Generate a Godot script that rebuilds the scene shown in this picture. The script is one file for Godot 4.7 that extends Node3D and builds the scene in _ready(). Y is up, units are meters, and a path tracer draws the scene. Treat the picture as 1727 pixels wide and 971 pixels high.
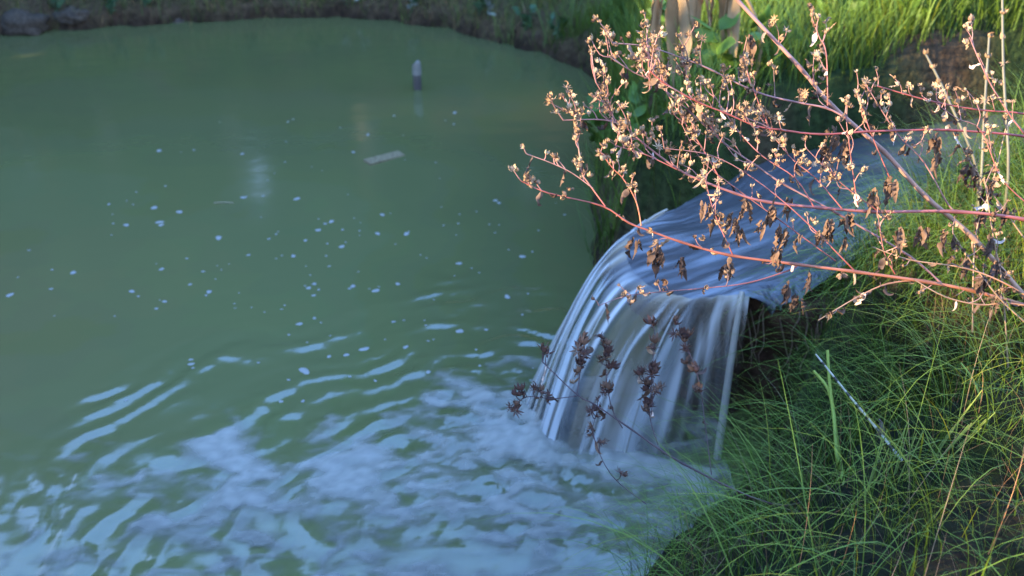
extends Node3D

# A murky pond below a small stream that pours over an earth ledge, seen past a dry weed.
# Units are metres, y is up, the pond's surface is y = 0.

var rng := RandomNumberGenerator.new()
var lump := FastNoiseLite.new()
var fine := FastNoiseLite.new()
var streak := FastNoiseLite.new()
var swell := FastNoiseLite.new()
var cells := FastNoiseLite.new()
var M := {}
var taken := {}
var shore := [Vector2(-5.5, -2.2), Vector2(-3.0, -1.95), Vector2(-1.0, -1.9), Vector2(-0.2, -1.95), Vector2(0.15, -2.3), Vector2(0.45, -2.65), Vector2(0.80, -2.86), Vector2(0.90, -2.99), Vector2(0.95, -3.2), Vector2(0.88, -3.4), Vector2(0.72, -3.68), Vector2(0.5, -3.95), Vector2(0.3, -4.3), Vector2(0.34, -5.0), Vector2(0.42, -6.0), Vector2(0.52, -6.8), Vector2(0.45, -7.15), Vector2(0.15, -7.5), Vector2(-0.5, -8.1), Vector2(-1.4, -8.45), Vector2(-2.6, -8.25), Vector2(-3.85, -7.95), Vector2(-5.2, -7.2), Vector2(-6.0, -5.0), Vector2(-5.9, -3.2)]
# the lip, from its near corner to its far corner, and where each of its streamlines lands
var lip := [Vector2(1.0, -2.98), Vector2(0.764, -3.08), Vector2(0.56, -3.06), Vector2(0.43, -3.2), Vector2(0.41, -3.42), Vector2(0.5, -3.58), Vector2(0.604, -3.71)]
var landing := [Vector2(0.98, -2.93), Vector2(0.73, -2.98), Vector2(0.31, -2.97), Vector2(0.14, -3.05), Vector2(0.07, -3.16), Vector2(0.06, -3.24), Vector2(0.06, -3.31)]
# cross-sections of the stream from far upstream to the lip: near edge, far edge, height
var sections := [[Vector2(6.0, -4.6), Vector2(5.9, -5.4), 0.70], [Vector2(3.6, -4.1), Vector2(3.4, -4.95), 0.665], [Vector2(2.2, -3.75), Vector2(1.98, -4.62), 0.645], [Vector2(1.5, -3.42), Vector2(1.17, -4.29), 0.63], [Vector2(1.06, -3.05), Vector2(0.76, -3.86), 0.615]]


func _ready():
	# ---- camera, sky, sun, exposure
	var cam := Camera3D.new()
	cam.name = "camera"
	add_child(cam)
	cam.position = Vector3(0, 2.4, 0)
	cam.rotation_degrees = Vector3(-30, 0, 0)
	var lens := CameraAttributesPhysical.new()
	lens.frustum_focal_length = 44.785
	lens.frustum_focus_distance = 2.32
	lens.frustum_near = 0.05
	lens.frustum_far = 900.0
	lens.exposure_aperture = 4.5
	cam.attributes = lens
	cam.fov = 30.0
	cam.near = 0.05
	cam.far = 900.0
	cam.current = true
	var we := WorldEnvironment.new()
	we.name = "world_environment"
	var env := Environment.new()
	env.background_mode = Environment.BG_SKY
	var sm := ProceduralSkyMaterial.new()
	sm.sky_top_color = Color(0.135, 0.295, 0.72).linear_to_srgb()
	sm.sky_horizon_color = Color(0.62, 0.64, 0.68).linear_to_srgb()
	sm.sky_curve = 0.22
	sm.ground_bottom_color = Color(0.05, 0.06, 0.04).linear_to_srgb()
	sm.ground_horizon_color = Color(0.2, 0.22, 0.2).linear_to_srgb()
	sm.sun_angle_max = 12.0
	sm.sky_energy_multiplier = 1.0
	var sky := Sky.new()
	sky.sky_material = sm
	env.sky = sky
	env.tonemap_mode = Environment.TONE_MAPPER_LINEAR
	env.tonemap_exposure = 6.4
	env.sdfgi_enabled = true
	env.ssao_enabled = true
	env.ssil_enabled = true
	we.environment = env
	add_child(we)
	var sun := DirectionalLight3D.new()
	sun.name = "sun"
	sun.light_energy = 1.15
	sun.light_color = Color(1.0, 0.90, 0.76)
	sun.light_angular_distance = 0.5
	sun.shadow_enabled = true
	add_child(sun)
	sun.look_at_from_position(Vector3.ZERO, Vector3(0.86, -0.30, -0.36), Vector3.UP)

	rng.seed = 77
	lump.seed = 5
	lump.frequency = 1.0
	fine.seed = 9
	fine.frequency = 6.0
	streak.seed = 31
	streak.frequency = 1.0
	streak.fractal_octaves = 3
	cells.seed = 4
	cells.noise_type = FastNoiseLite.TYPE_CELLULAR
	cells.cellular_return_type = FastNoiseLite.RETURN_DISTANCE
	cells.frequency = 5.0
	cells.fractal_type = FastNoiseLite.FRACTAL_NONE
	swell.seed = 12
	swell.frequency = 1.0
	swell.fractal_type = FastNoiseLite.FRACTAL_NONE
	make_materials()

	# ---- the setting
	make_ground()
	make_pond()
	make_stream()
	make_ledge()
	make_foam()
	make_grass()
	make_trees()

	# ---- plants of the banks
	make_far_bank()
	make_bank_plants()

	# ---- things on the water
	make_floating()

	# ---- the dry weeds in front
	make_weeds()
	make_horsetails()


# ------------------------------------------------------------------ helpers

func numbered(called: String) -> String:
	var n: int = taken.get(called, 0)
	taken[called] = n + 1
	return called if n == 0 else "%s_%03d" % [called, n]


func thing(called: String, label: String, category: String, at := Vector3.ZERO, group := "") -> Node3D:
	var o := Node3D.new()
	o.name = numbered(called)
	add_child(o)
	o.position = at
	tag(o, label, category, group)
	return o


func tag(o: Node3D, label: String, category := "", group := "", kind := "") -> void:
	if label:
		o.set_meta("label", label)
	if category:
		o.set_meta("category", category)
	if group:
		o.set_meta("group", group)
	if kind:
		o.set_meta("kind", kind)


func part(called: String, mesh: Mesh, mat: Material, parent: Node, xf := Transform3D()) -> MeshInstance3D:
	var o := MeshInstance3D.new()
	o.name = numbered(called) if parent == self else called
	o.mesh = mesh
	o.material_override = mat
	o.transform = xf
	parent.add_child(o, true)
	return o


func lin(r: float, g: float, b: float, a := 1.0) -> Color:
	var c := Color(r, g, b).linear_to_srgb()
	c.a = a
	return c


func mat(c: Color, rough := 0.8, spec := 0.4, vertex := false) -> StandardMaterial3D:
	var m := StandardMaterial3D.new()
	m.albedo_color = c
	m.roughness = rough
	m.metallic_specular = spec
	m.vertex_color_use_as_albedo = vertex
	return m


func noise_tex(freq: float, seed_: int, ramp: Array, as_normal := false, octaves := 4, bump := 6.0) -> NoiseTexture2D:
	var n := FastNoiseLite.new()
	n.seed = seed_
	n.frequency = freq
	n.fractal_octaves = octaves
	var t := NoiseTexture2D.new()
	t.width = 512
	t.height = 512
	t.seamless = true
	t.noise = n
	if as_normal:
		t.as_normal_map = true
		t.bump_strength = bump
	else:
		var g := Gradient.new()
		g.offsets = PackedFloat32Array([0.0, 0.35, 0.65, 1.0])
		g.colors = PackedColorArray(ramp)
		t.color_ramp = g
	return t


func make_materials() -> void:
	# soil: vertex colours carry the broad tone, the texture the crumbs and litter
	var soil := mat(Color.WHITE, 0.95, 0.25, true)
	soil.albedo_texture = noise_tex(0.02, 3, [Color(0.45, 0.4, 0.36), Color(0.7, 0.66, 0.6), Color(0.9, 0.86, 0.8), Color(1, 0.95, 0.85)])
	soil.normal_enabled = true
	soil.normal_texture = noise_tex(0.03, 8, [], true)
	soil.normal_scale = 1.2
	soil.uv1_triplanar = true
	soil.uv1_world_triplanar = true
	soil.uv1_scale = Vector3(1.7, 1.7, 1.7)
	M.soil = soil
	var pond := mat(Color.WHITE, 0.13, 0.74, true)
	pond.normal_enabled = true
	pond.normal_texture = noise_tex(0.012, 21, [], true, 3, 3.0)
	pond.normal_scale = 0.045
	pond.uv1_triplanar = true
	pond.uv1_world_triplanar = true
	pond.uv1_scale = Vector3(0.6, 0.6, 0.6)
	M.pond = pond
	var stream := mat(Color.WHITE, 0.36, 0.6, true)
	stream.transparency = BaseMaterial3D.TRANSPARENCY_ALPHA
	M.stream = stream
	var fall := mat(Color.WHITE, 0.5, 0.45, true)
	fall.transparency = BaseMaterial3D.TRANSPARENCY_ALPHA
	M.fall = fall
	var foam := mat(Color.WHITE, 0.7, 0.4, true)
	foam.transparency = BaseMaterial3D.TRANSPARENCY_ALPHA
	M.foam = foam
	M.bubble = mat(lin(0.25, 0.24, 0.20), 0.5, 0.4)
	M.plain = mat(Color.WHITE, 0.75, 0.4, true)      # plants: colour in the vertices
	M.stem = mat(Color.WHITE, 0.5, 0.45, true)
	var leafy := mat(Color.WHITE, 0.6, 0.4, true)
	leafy.backlight = Color(0.35, 0.45, 0.2)
	M.leafy = leafy
	M.heads = []
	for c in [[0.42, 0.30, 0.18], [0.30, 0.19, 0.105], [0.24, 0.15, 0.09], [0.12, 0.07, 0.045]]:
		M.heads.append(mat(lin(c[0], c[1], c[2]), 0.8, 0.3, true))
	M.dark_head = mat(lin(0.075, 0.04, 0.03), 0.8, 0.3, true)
	M.leaves = []
	for c in [[0.60, 0.48, 0.38], [0.30, 0.20, 0.12], [0.13, 0.08, 0.05], [0.08, 0.05, 0.035]]:
		var m := mat(lin(c[0], c[1], c[2]), 0.7, 0.35, true)
		m.backlight = Color(0.2, 0.14, 0.08)
		M.leaves.append(m)
	M.bark = mat(lin(0.09, 0.07, 0.05), 0.9, 0.3)
	M.crown = mat(lin(0.035, 0.065, 0.022), 0.6, 0.3, true)
	var wood := mat(lin(0.24, 0.20, 0.12), 0.8, 0.3)
	wood.albedo_texture = noise_tex(0.03, 14, [Color(0.6, 0.55, 0.5), Color(0.8, 0.76, 0.7), Color(1, 0.97, 0.9), Color(1, 1, 1)])
	wood.uv1_triplanar = true
	wood.uv1_scale = Vector3(2, 9, 9)
	M.wood = wood
	var stone := mat(lin(0.085, 0.068, 0.048), 0.9, 0.3)
	stone.albedo_texture = noise_tex(0.02, 17, [Color(0.5, 0.48, 0.45), Color(0.75, 0.73, 0.7), Color(0.95, 0.93, 0.9), Color(1, 1, 1)])
	stone.uv1_triplanar = true
	stone.uv1_scale = Vector3(3, 3, 3)
	M.stone = stone


func smooth(a: float, b: float, x: float) -> float:
	return smoothstep(a, b, x)


func shore_distance(p: Vector2) -> float:      # positive on land
	var best := 1e9
	var inside := false
	var n := shore.size()
	var j := n - 1
	for i in n:
		var a: Vector2 = shore[i]
		var b: Vector2 = shore[j]
		var ab := b - a
		var k := clampf((p - a).dot(ab) / ab.length_squared(), 0, 1)
		best = minf(best, p.distance_squared_to(a + ab * k))
		if (a.y > p.y) != (b.y > p.y) and p.x < (b.x - a.x) * (p.y - a.y) / (b.y - a.y) + a.x:
			inside = not inside
		j = i
	return -sqrt(best) if inside else sqrt(best)


func stream_distance(p: Vector2) -> float:     # 0 on the centre line, 1 at the stream's edge
	var best := 1e9
	for k in sections.size() - 1:
		var a: Vector2 = (sections[k][0] + sections[k][1]) * 0.5
		var b: Vector2 = (sections[k + 1][0] + sections[k + 1][1]) * 0.5
		var ab := b - a
		var t := clampf((p - a).dot(ab) / ab.length_squared(), 0, 1)
		best = minf(best, p.distance_to(a + ab * t))
	return best / 0.44


func ground_height(x: float, z: float) -> float:
	var p := Vector2(x, z)
	var d := shore_distance(p)
	var far_off := maxf(smooth(-6.9, -7.5, z), smooth(-4.8, -5.4, x))
	var near := smooth(-2.95, -2.4, z) * (1.0 - far_off)
	var right := maxf(0.0, 1.0 - near - far_off)
	var wob := lump.get_noise_2d(x * 1.7, z * 1.7) * 0.10
	var h := 0.0
	if d <= 0:
		return -0.45 * smooth(0.0, -0.25, d) - 0.06
	var dd := d + wob * (0.5 + far_off * 0.7)
	var top := far_off * (0.05 + 0.40 * minf(d, 2.0) + 2.2 * smooth(-9.2, -12.5, z)) + right * (0.74 + 0.16 * minf(d, 3.0)) + near * (0.86 + 0.1 * d)
	var width := far_off * 0.07 + right * 0.2 + near * 0.95
	if z < -4.2:
		width += right * 0.35
	h = -0.06 + (minf(top, 6.0) + 0.06) * smooth(-0.02, width, dd)
	h += (wob * 0.5 + fine.get_noise_2d(x, z) * 0.035) * smooth(0, 0.2, d)
	var c := stream_distance(p)
	if c < 1.6:
		h = lerpf(0.5, h, smooth(0.72, 1.08, c)) if d > 0.05 else minf(h, 0.5)
	return h


# an ArrayMesh from vertices laid out as rows of equal length
func grid_mesh(v: PackedVector3Array, n: PackedVector3Array, c: PackedColorArray, rows: int, cols: int) -> ArrayMesh:
	var idx := PackedInt32Array()
	for i in rows - 1:
		for j in cols - 1:
			var a := i * cols + j
			idx.append_array(PackedInt32Array([a, a + 1, a + cols, a + 1, a + cols + 1, a + cols]))
	return raw_mesh(v, n, c, idx)


func raw_mesh(v: PackedVector3Array, n: PackedVector3Array, c: PackedColorArray, idx: PackedInt32Array) -> ArrayMesh:
	var arr := []
	arr.resize(Mesh.ARRAY_MAX)
	arr[Mesh.ARRAY_VERTEX] = v
	if n.size():
		arr[Mesh.ARRAY_NORMAL] = n
	if c.size():
		arr[Mesh.ARRAY_COLOR] = c
	arr[Mesh.ARRAY_INDEX] = idx
	var m := ArrayMesh.new()
	m.add_surface_from_arrays(Mesh.PRIMITIVE_TRIANGLES, arr)
	return m


func with_normals(v: PackedVector3Array, c: PackedColorArray, idx: PackedInt32Array) -> ArrayMesh:
	var n := PackedVector3Array()
	n.resize(v.size())
	for k in range(0, idx.size(), 3):
		var a := idx[k]
		var b := idx[k + 1]
		var d := idx[k + 2]
		var f := (v[d] - v[a]).cross(v[b] - v[a])
		n[a] += f
		n[b] += f
		n[d] += f
	for k in n.size():
		n[k] = n[k].normalized() if n[k].length_squared() > 1e-20 else Vector3.UP
	return raw_mesh(v, n, c, idx)


func spaced(from: float, to: float, step: float, reach: float) -> PackedFloat32Array:
	var low := []
	var x := from
	var s := step
	while x > -reach:
		s *= 1.35
		x -= s
		low.push_front(x)
	var out := PackedFloat32Array(low)
	x = from
	while x < to:
		out.append(x)
		x += step
	s = step
	while x < reach:
		out.append(x)
		s *= 1.35
		x += s
	return out


func make_ground() -> void:
	var xs := spaced(-5.0, 3.6, 0.05, 420.0)
	var zs := spaced(-10.0, -1.2, 0.05, 420.0)
	var v := PackedVector3Array()
	var c := PackedColorArray()
	for z in zs:
		for x in xs:
			var h := ground_height(x, z)
			v.append(Vector3(x, h, z))
			var t := lump.get_noise_2d(x * 3.0 + 40.0, z * 3.0) * 0.5 + 0.5
			var g := lump.get_noise_2d(x * 1.3, z * 1.3 + 90.0) * 0.5 + 0.5
			var col := Color(0.075, 0.048, 0.03).lerp(Color(0.13, 0.10, 0.06), t)
			col = col.lerp(Color(0.035, 0.055, 0.018), smooth(0.25, 0.6, g) * smooth(0.05, 0.4, h))
			col = col * lerpf(1.0, 0.4, smooth(-3.0, -2.6, z) * smooth(0.1, 0.5, x))   # darker ground under the near grass
			col = col * lerpf(0.4, 1.0, smooth(0.03, 0.11, h + lump.get_noise_2d(x * 4.0, z * 4.0) * 0.05))      # wet along the waterline, with undercut shade painted in
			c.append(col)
	var idx := PackedInt32Array()
	var w := xs.size()
	for i in zs.size() - 1:
		for j in w - 1:
			var a := i * w + j
			idx.append_array(PackedInt32Array([a, a + 1, a + w, a + 1, a + w + 1, a + w]))
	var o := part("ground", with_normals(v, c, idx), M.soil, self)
	tag(o, "brown earth banks around the pond, stream bed and far shore", "", "", "structure")


func ripple(x: float, z: float) -> float:
	# waves that run out from below the fall, a broken swell with no one period
	var p := Vector2(x - 0.1, z + 2.3)
	var r := p.length()
	var a := p.angle()
	var wob := lump.get_noise_2d(x * 0.9 + 7.0, z * 0.9) * 0.5
	var env := smooth(0.3, 0.8, r) * (1.0 - smooth(1.5 + wob, 2.3 + wob, r))
	env *= 1.0 - smooth(-1.5, -2.5, x) * 0.6
	var bend := lump.get_noise_2d(x * 1.1, z * 1.1 + 11.0) * 0.22
	var beat := 0.5 + 0.75 * swell.get_noise_2d(r * 2.2 + 9.0, a * 3.4)
	var h := sin((r + bend) * 44.0) * 0.0040 * clampf(beat, 0.05, 1.0)
	h += swell.get_noise_2d((r + bend) * 6.2, a * 2.4) * 0.0046
	h += swell.get_noise_2d((r + bend * 0.6) * 10.5 + 40.0, a * 6.0) * 0.0016
	h *= env
	# far off only a lazy heave
	h += lump.get_noise_2d(x * 2.0 + 3.0, z * 4.0) * 0.0009
	# churned water at the foot of the fall
	var q := Vector2(x - 0.1, z + 3.05).length()
	h += (fine.get_noise_2d(x * 1.3, z * 1.3) * 0.02 + 0.01) * (1.0 - smooth(0.1, 0.75, q))
	return h


func make_pond() -> void:
	var nx := 300
	var nz := 330
	var v := PackedVector3Array()
	var n := PackedVector3Array()
	var c := PackedColorArray()
	var e := 0.012
	for i in nz:
		var z := lerpf(-8.9, -1.7, pow(i / float(nz - 1), 0.85))
		for j in nx:
			var x := lerpf(-6.2, 1.1, 1.0 - pow(1.0 - j / float(nx - 1), 1.35))
			v.append(Vector3(x, ripple(x, z), z))
			n.append(Vector3(ripple(x - e, z) - ripple(x + e, z), 2 * e, ripple(x, z - e) - ripple(x, z + e)).normalized())
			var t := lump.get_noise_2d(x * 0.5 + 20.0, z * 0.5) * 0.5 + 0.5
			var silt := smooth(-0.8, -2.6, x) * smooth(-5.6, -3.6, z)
			var reflect_tone := 0.80 + 0.26 * smooth(-7.6, -4.6, z) * smooth(0.4, -1.0, x) + 0.06 * lump.get_noise_2d(x * 0.8, z * 1.1 + 50.0)      # dark bank and tree reflections painted into the colour, lighter in open water
			c.append(reflect_tone * Color(0.102, 0.112, 0.042).lerp(Color(0.110, 0.117, 0.042), t).lerp(Color(0.122, 0.106, 0.040), silt * 0.8))
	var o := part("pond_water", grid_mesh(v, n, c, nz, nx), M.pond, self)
	tag(o, "murky green pond water with blue ripples below the waterfall", "", "", "structure")


# ------------------------------------------------------------------ stream and waterfall

func cat2(a: Vector2, b: Vector2, c: Vector2, d: Vector2, t: float) -> Vector2:
	return a.cubic_interpolate_in_time(b, Vector2(), Vector2(), 0, 1, 0, 0) if false else b.cubic_interpolate(c, a, d, t)


func along(list: Array, s: float) -> Vector2:
	var k := clampi(int(s), 0, list.size() - 2)
	var a: Vector2 = list[maxi(k - 1, 0)]
	var d: Vector2 = list[mini(k + 2, list.size() - 1)]
	return cat2(a, list[k], list[k + 1], d, s - k)


func flow(s: float, t: float) -> Vector3:     # s 0 near .. 6 far, t < 0 upstream (down to -5), 0 the lip, 1 the pond
	var l := along(lip, s)
	var p: Vector2
	var y: float
	if t >= 0:
		p = l.lerp(along(landing, s), t)
		y = 0.60 - 0.60 * t * t
		if s < 1.2:
			y -= 0.10 * pow(1.2 - s, 2.0)
	else:
		var f := s / 6.0
		var pts := []
		var hs := []
		for q in sections:
			pts.append((q[0] as Vector2).lerp(q[1], f))
			hs.append(q[2])
		pts.append(l)
		hs.append(0.60)
		pts.append(l.lerp(along(landing, s), 0.5))
		hs.append(0.585)
		var u := clampf(5.0 + t, 0.0, 5.0)
		var k := mini(int(u), 4)
		p = cat2(pts[maxi(k - 1, 0)], pts[k], pts[k + 1], pts[k + 2], u - k)
		y = lerpf(hs[k], hs[k + 1], u - k)
		var v := smoothstep(0, 1, clampf(1.0 + t, 0, 1))
		if s < 1.2:
			y -= (0.10 * pow(1.2 - s, 2.0) + maxf(0.0, streak.get_noise_2d(s * 2.0, t * 7.0)) * 0.10 * (1.2 - s)) * smooth(-1.6, -0.2, t)
	return Vector3(p.x, y, p.y)


func wet(s: float, t: float, lift: float) -> Vector3:
	var p := flow(s, t)
	var calm := lerpf(0.4, 1.0, smooth(-1.1, 0.15, t))
	var b := streak.get_noise_2d(s * 1.3, t * 0.75) * 0.010 + streak.get_noise_2d(s * 3.2 + 50.0, t * 1.0) * 0.004
	var b2 := swell.get_noise_2d(p.x * 3.0, p.z * 3.0 + 80.0) * 0.009
	var amt := (b * calm + b2 * (1.0 - smooth(-0.4, 0.3, t))) + lift
	if t <= 0:
		return p + Vector3(0, amt, 0)
	var out := Vector3(-0.5 * t, 1.0 - 0.6 * t, 0.55 * t).normalized()
	return p + out * amt


func flow_sheet(s0: float, s1: float, t0: float, t1: float, ns: int, nt: int, lift: float, shade: Callable) -> ArrayMesh:
	var v := PackedVector3Array()
	var n := PackedVector3Array()
	var c := PackedColorArray()
	var e := 0.02
	for i in nt:
		var t := lerpf(t0, t1, i / float(nt - 1))
		for j in ns:
			var s := lerpf(s0, s1, j / float(ns - 1))
			var p := wet(s, t, lift)
			v.append(p)
			var ds := wet(minf(s + e, 6.0), t, lift) - wet(maxf(s - e, 0.0), t, lift)
			var dt := wet(s, minf(t + e, 1.1), lift) - wet(s, maxf(t - e, -4.99), lift)
			var nn := ds.cross(dt).normalized()
			n.append(nn if nn.y > -0.2 else -nn)
			c.append(shade.call(s, t))
	var idx := PackedInt32Array()
	for i in nt - 1:
		for j in ns - 1:
			var a := i * ns + j
			idx.append_array(PackedInt32Array([a, a + ns, a + 1, a + 1, a + ns, a + ns + 1]))
	return raw_mesh(v, n, c, idx)


func stream_shade(s: float, t: float) -> Color:
	s += 0.22 * streak.get_noise_2d(s * 0.7 + 11.0, t * 0.45) * smooth(-0.5, 0.6, t)
	var w := streak.get_noise_2d(s * 2.4 + 20.0, t * 0.9) * 0.5 + 0.5
	var white := smooth(0.45, 0.8, w) * smooth(-1.4, 0.0, t)
	return Color(0.045, 0.046, 0.046).lerp(Color(0.26, 0.27, 0.27), white * 0.5)


func fall_shade(s: float, t: float) -> Color:
	s += 0.22 * streak.get_noise_2d(s * 0.7 + 11.0, t * 0.45) * smooth(-0.5, 0.6, t)
	var w := streak.get_noise_2d(s * 2.4 + 20.0, t * 0.9) * 0.5 + 0.5
	var w2 := streak.get_noise_2d(s * 4.2 + 3.0, t * 0.4) * 0.5 + 0.5
	var f := smooth(0.34, 0.72, w * 0.55 + w2 * 0.45)
	var brown := smooth(0.38, 0.68, streak.get_noise_2d(s * 1.7 + 90.0, t * 0.35) * 0.5 + 0.5 + smooth(5.2, 6.0, s) * 0.15)
	brown = maxf(brown, 0.85 * smooth(2.2, 1.1, s))
	var col := Color(0.085, 0.085, 0.085).lerp(Color(0.22, 0.165, 0.095), brown).lerp(Color(0.58, 0.56, 0.49), f * f * smooth(-0.1, 0.35, t) * 0.9 + 0.03)
	var a := lerpf(0.42, 0.94, f)
	a = lerpf(1.0, a, smooth(0.0, 0.3, t))
	a *= lerpf(0.15, 1.0, smooth(0.9, 1.5, s + (w2 - 0.5) * 0.5 + (0.6 - t))) if t > 0 else 1.0
	a *= 1.0 - 0.35 * smooth(0.85, 1.05, t)
	return Color(col.r, col.g, col.b, a)


func make_stream() -> void:
	var up := part("stream_water", flow_sheet(0.62, 6.0, -4.95, 0.0, 110, 200, 0.0, stream_shade), M.stream, self)
	tag(up, "shallow blue grey stream running to the lip of the waterfall", "", "", "structure")
	var o := thing("waterfall", "silky white and brown waterfall pouring off the stream ledge into the pond", "waterfall", Vector3(0.3, 0, -3.2))
	var back := Transform3D(Basis(), -o.position)
	part("water_curtain", flow_sheet(0.9, 6.0, 0.0, 1.06, 220, 70, 0.0, fall_shade), M.fall, o, back)
	var second := func(s: float, t: float) -> Color:
		s += 0.28 * streak.get_noise_2d(s * 0.7 + 31.0, t * 0.5)
		var w := streak.get_noise_2d(s * 3.6 + 70.0, t * 0.35) * 0.5 + 0.5
		var f := smooth(0.5, 0.75, w) * smooth(0.12, 0.4, t)
		return Color(0.55, 0.55, 0.50, f * 0.8 * smooth(1.2, 1.8, s))
	part("water_curtain", flow_sheet(1.2, 5.95, 0.05, 1.05, 200, 60, 0.018, second), M.fall, o, back)
	# single strands that have come away from the curtain
	for k in 12:
		var s := 1.0 if k == 0 else (5.98 if k == 1 else rng.randf_range(1.15, 5.8))
		var t0 := 0.02 if k < 2 else rng.randf_range(0.05, 0.3)
		var pts := []
		for i in 12:
			pts.append(wet(s, lerpf(t0, 1.04, i / 11.0), 0.012) - o.position)
		var w := 0.013 if k == 0 else (0.006 if k == 1 else rng.randf_range(0.003, 0.006))
		var m := tube(pts, w * 0.7, w * 1.2, 6, Color(0.44, 0.38, 0.28, 0.8) if k < 2 else Color(0.48, 0.46, 0.40, 0.8), Color(0.40, 0.37, 0.29, 0.6), 1)
		part("water_strand", m, M.fall, o)


func make_ledge() -> void:
	var outline := []
	for k in 25:
		outline.append(along(lip, k * 0.25))
	outline.append_array([Vector2(0.9, -3.95), Vector2(1.25, -3.9), Vector2(1.45, -3.5), Vector2(1.35, -3.1), Vector2(1.15, -2.95)])
	var mid := Vector2(0.95, -3.42)
	var v := PackedVector3Array()
	var c := PackedColorArray()
	var cols := outline.size() + 1
	var levels := 15
	for i in levels:
		var f := i / float(levels - 1)
		var y := lerpf(0.565, -0.35, f)
		for j in cols:
			var p: Vector2 = outline[j % outline.size()]
			var shrink := 0.80 - 0.30 * smooth(0.05, 0.4, f) + 0.1 * f
			if i == 0:
				shrink = 0.0
			elif i == 1:
				shrink = 0.86
				y = 0.56
			var q := mid + (p - mid) * shrink
			var nz := lump.get_noise_3d(q.x * 7.0, y * 9.0, q.y * 7.0) * 0.07 + fine.get_noise_3d(q.x * 2.0, y * 2.5, q.y * 2.0) * 0.03
			if i > 1:
				q += (p - mid).normalized() * nz
			v.append(Vector3(q.x, y + (nz * 0.4 if i > 1 else 0.0), q.y))
			var t := lump.get_noise_3d(p.x * 5.0, y * 14.0, p.y * 5.0) * 0.5 + 0.5
			c.append(Color(0.050, 0.030, 0.022).lerp(Color(0.13, 0.085, 0.055), t))
	var idx := PackedInt32Array()
	for i in levels - 1:
		for j in cols - 1:
			var a := i * cols + j
			idx.append_array(PackedInt32Array([a, a + cols, a + 1, a + 1, a + cols, a + cols + 1]))
	var o := thing("earth_ledge", "dark brown earth ledge under the lip of the waterfall with hanging roots", "ledge", Vector3(0.95, 0, -3.4))
	part("ledge_block", with_normals(v, c, idx), M.soil, o, Transform3D(Basis(), -o.position))
	for k in 26:
		var s := rng.randf_range(0.0, 1.6)
		var l := along(lip, s)
		var p := Vector3(l.x + 0.05 + rng.randf() * 0.06, 0.56, l.y - 0.03 - rng.randf() * 0.05)
		var pts := [p - o.position]
		for i in 5:
			p += Vector3(rng.randf_range(-0.02, 0.02), -rng.randf_range(0.03, 0.075), rng.randf_range(-0.015, 0.02))
			pts.append(p - o.position)
		part("root", tube(pts, 0.0035, 0.001, 4, Color(0.14, 0.09, 0.06), Color(0.2, 0.13, 0.08), 2), M.stem, o)


func make_foam() -> void:
	var nx := 260
	var nz := 150
	var v := PackedVector3Array()
	var c := PackedColorArray()
	for i in nz:
		var z := lerpf(-3.6, -1.9, i / float(nz - 1))
		for j in nx:
			var x := lerpf(-2.2, 0.75, j / float(nx - 1))
			var q := Vector2((x - 0.15) * 0.8, z + 3.08).length()
			var a := lump.get_noise_2d(x * 2.6 + 5.0, z * 4.2) * 0.5 + 0.5
			var lace := cells.get_noise_2d(x * 1.0 + a * 0.5, z * 1.5 + a * 0.4) * 0.5 + 0.5
			var lace2 := cells.get_noise_2d(x * 2.6 + 30.0 + a, z * 3.6) * 0.5 + 0.5
			a = a * 0.35 + smooth(0.05, 0.6, lace) * 0.4 + lace2 * 0.25
			a = a * 0.85 + (fine.get_noise_2d(x * 0.8, z * 1.5) * 0.5 + 0.5) * 0.15
			var zz := z + lump.get_noise_2d(x * 2.0, 4.0) * 0.25
			var reg := smooth(-2.0, -0.9, x) * smooth(-3.25, -2.95, zz) * (1.0 - 0.3 * smooth(-2.75, -2.4, zz))
			reg = maxf(reg * 0.8, 1.0 - smooth(0.1, 0.7, q))
			var f := smooth(0.44 - 0.34 * reg, 0.80 - 0.34 * reg, a) * smooth(0.0, 0.25, reg)
			var y := ripple(x, z) + 0.004 + f * (0.006 + 0.035 * (1.0 - smooth(0.0, 0.4, q)) * (0.4 + a))
			v.append(Vector3(x, y, z))
			var g := lerpf(0.20, 0.11, smooth(-2.9, -2.5, z)) + 0.16 * (fine.get_noise_2d(x * 2.5, z * 3.5) * 0.5 + 0.5)
			c.append(Color(g * 1.08, g, g * 0.78, f * 0.8))
	var idx := PackedInt32Array()
	for i in nz - 1:
		for j in nx - 1:
			var a := i * nx + j
			if maxf(maxf(c[a].a, c[a + 1].a), maxf(c[a + nx].a, c[a + nx + 1].a)) > 0.01:
				idx.append_array(PackedInt32Array([a, a + 1, a + nx, a + 1, a + nx + 1, a + nx]))
	var o := part("foam", with_normals(v, c, idx), M.foam, self)
	tag(o, "broken sheet of pale foam spreading from the foot of the waterfall", "foam", "", "stuff")


# ------------------------------------------------------------------ shapes for plants

func curve_points(pts: Array, per: int) -> Array:
	var out := []
	for k in pts.size() - 1:
		var a: Vector3 = pts[maxi(k - 1, 0)]
		var d: Vector3 = pts[mini(k + 2, pts.size() - 1)]
		for i in per:
			out.append((pts[k] as Vector3).cubic_interpolate(pts[k + 1], a, d, i / float(per)))
	out.append(pts[-1])
	return out


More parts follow.
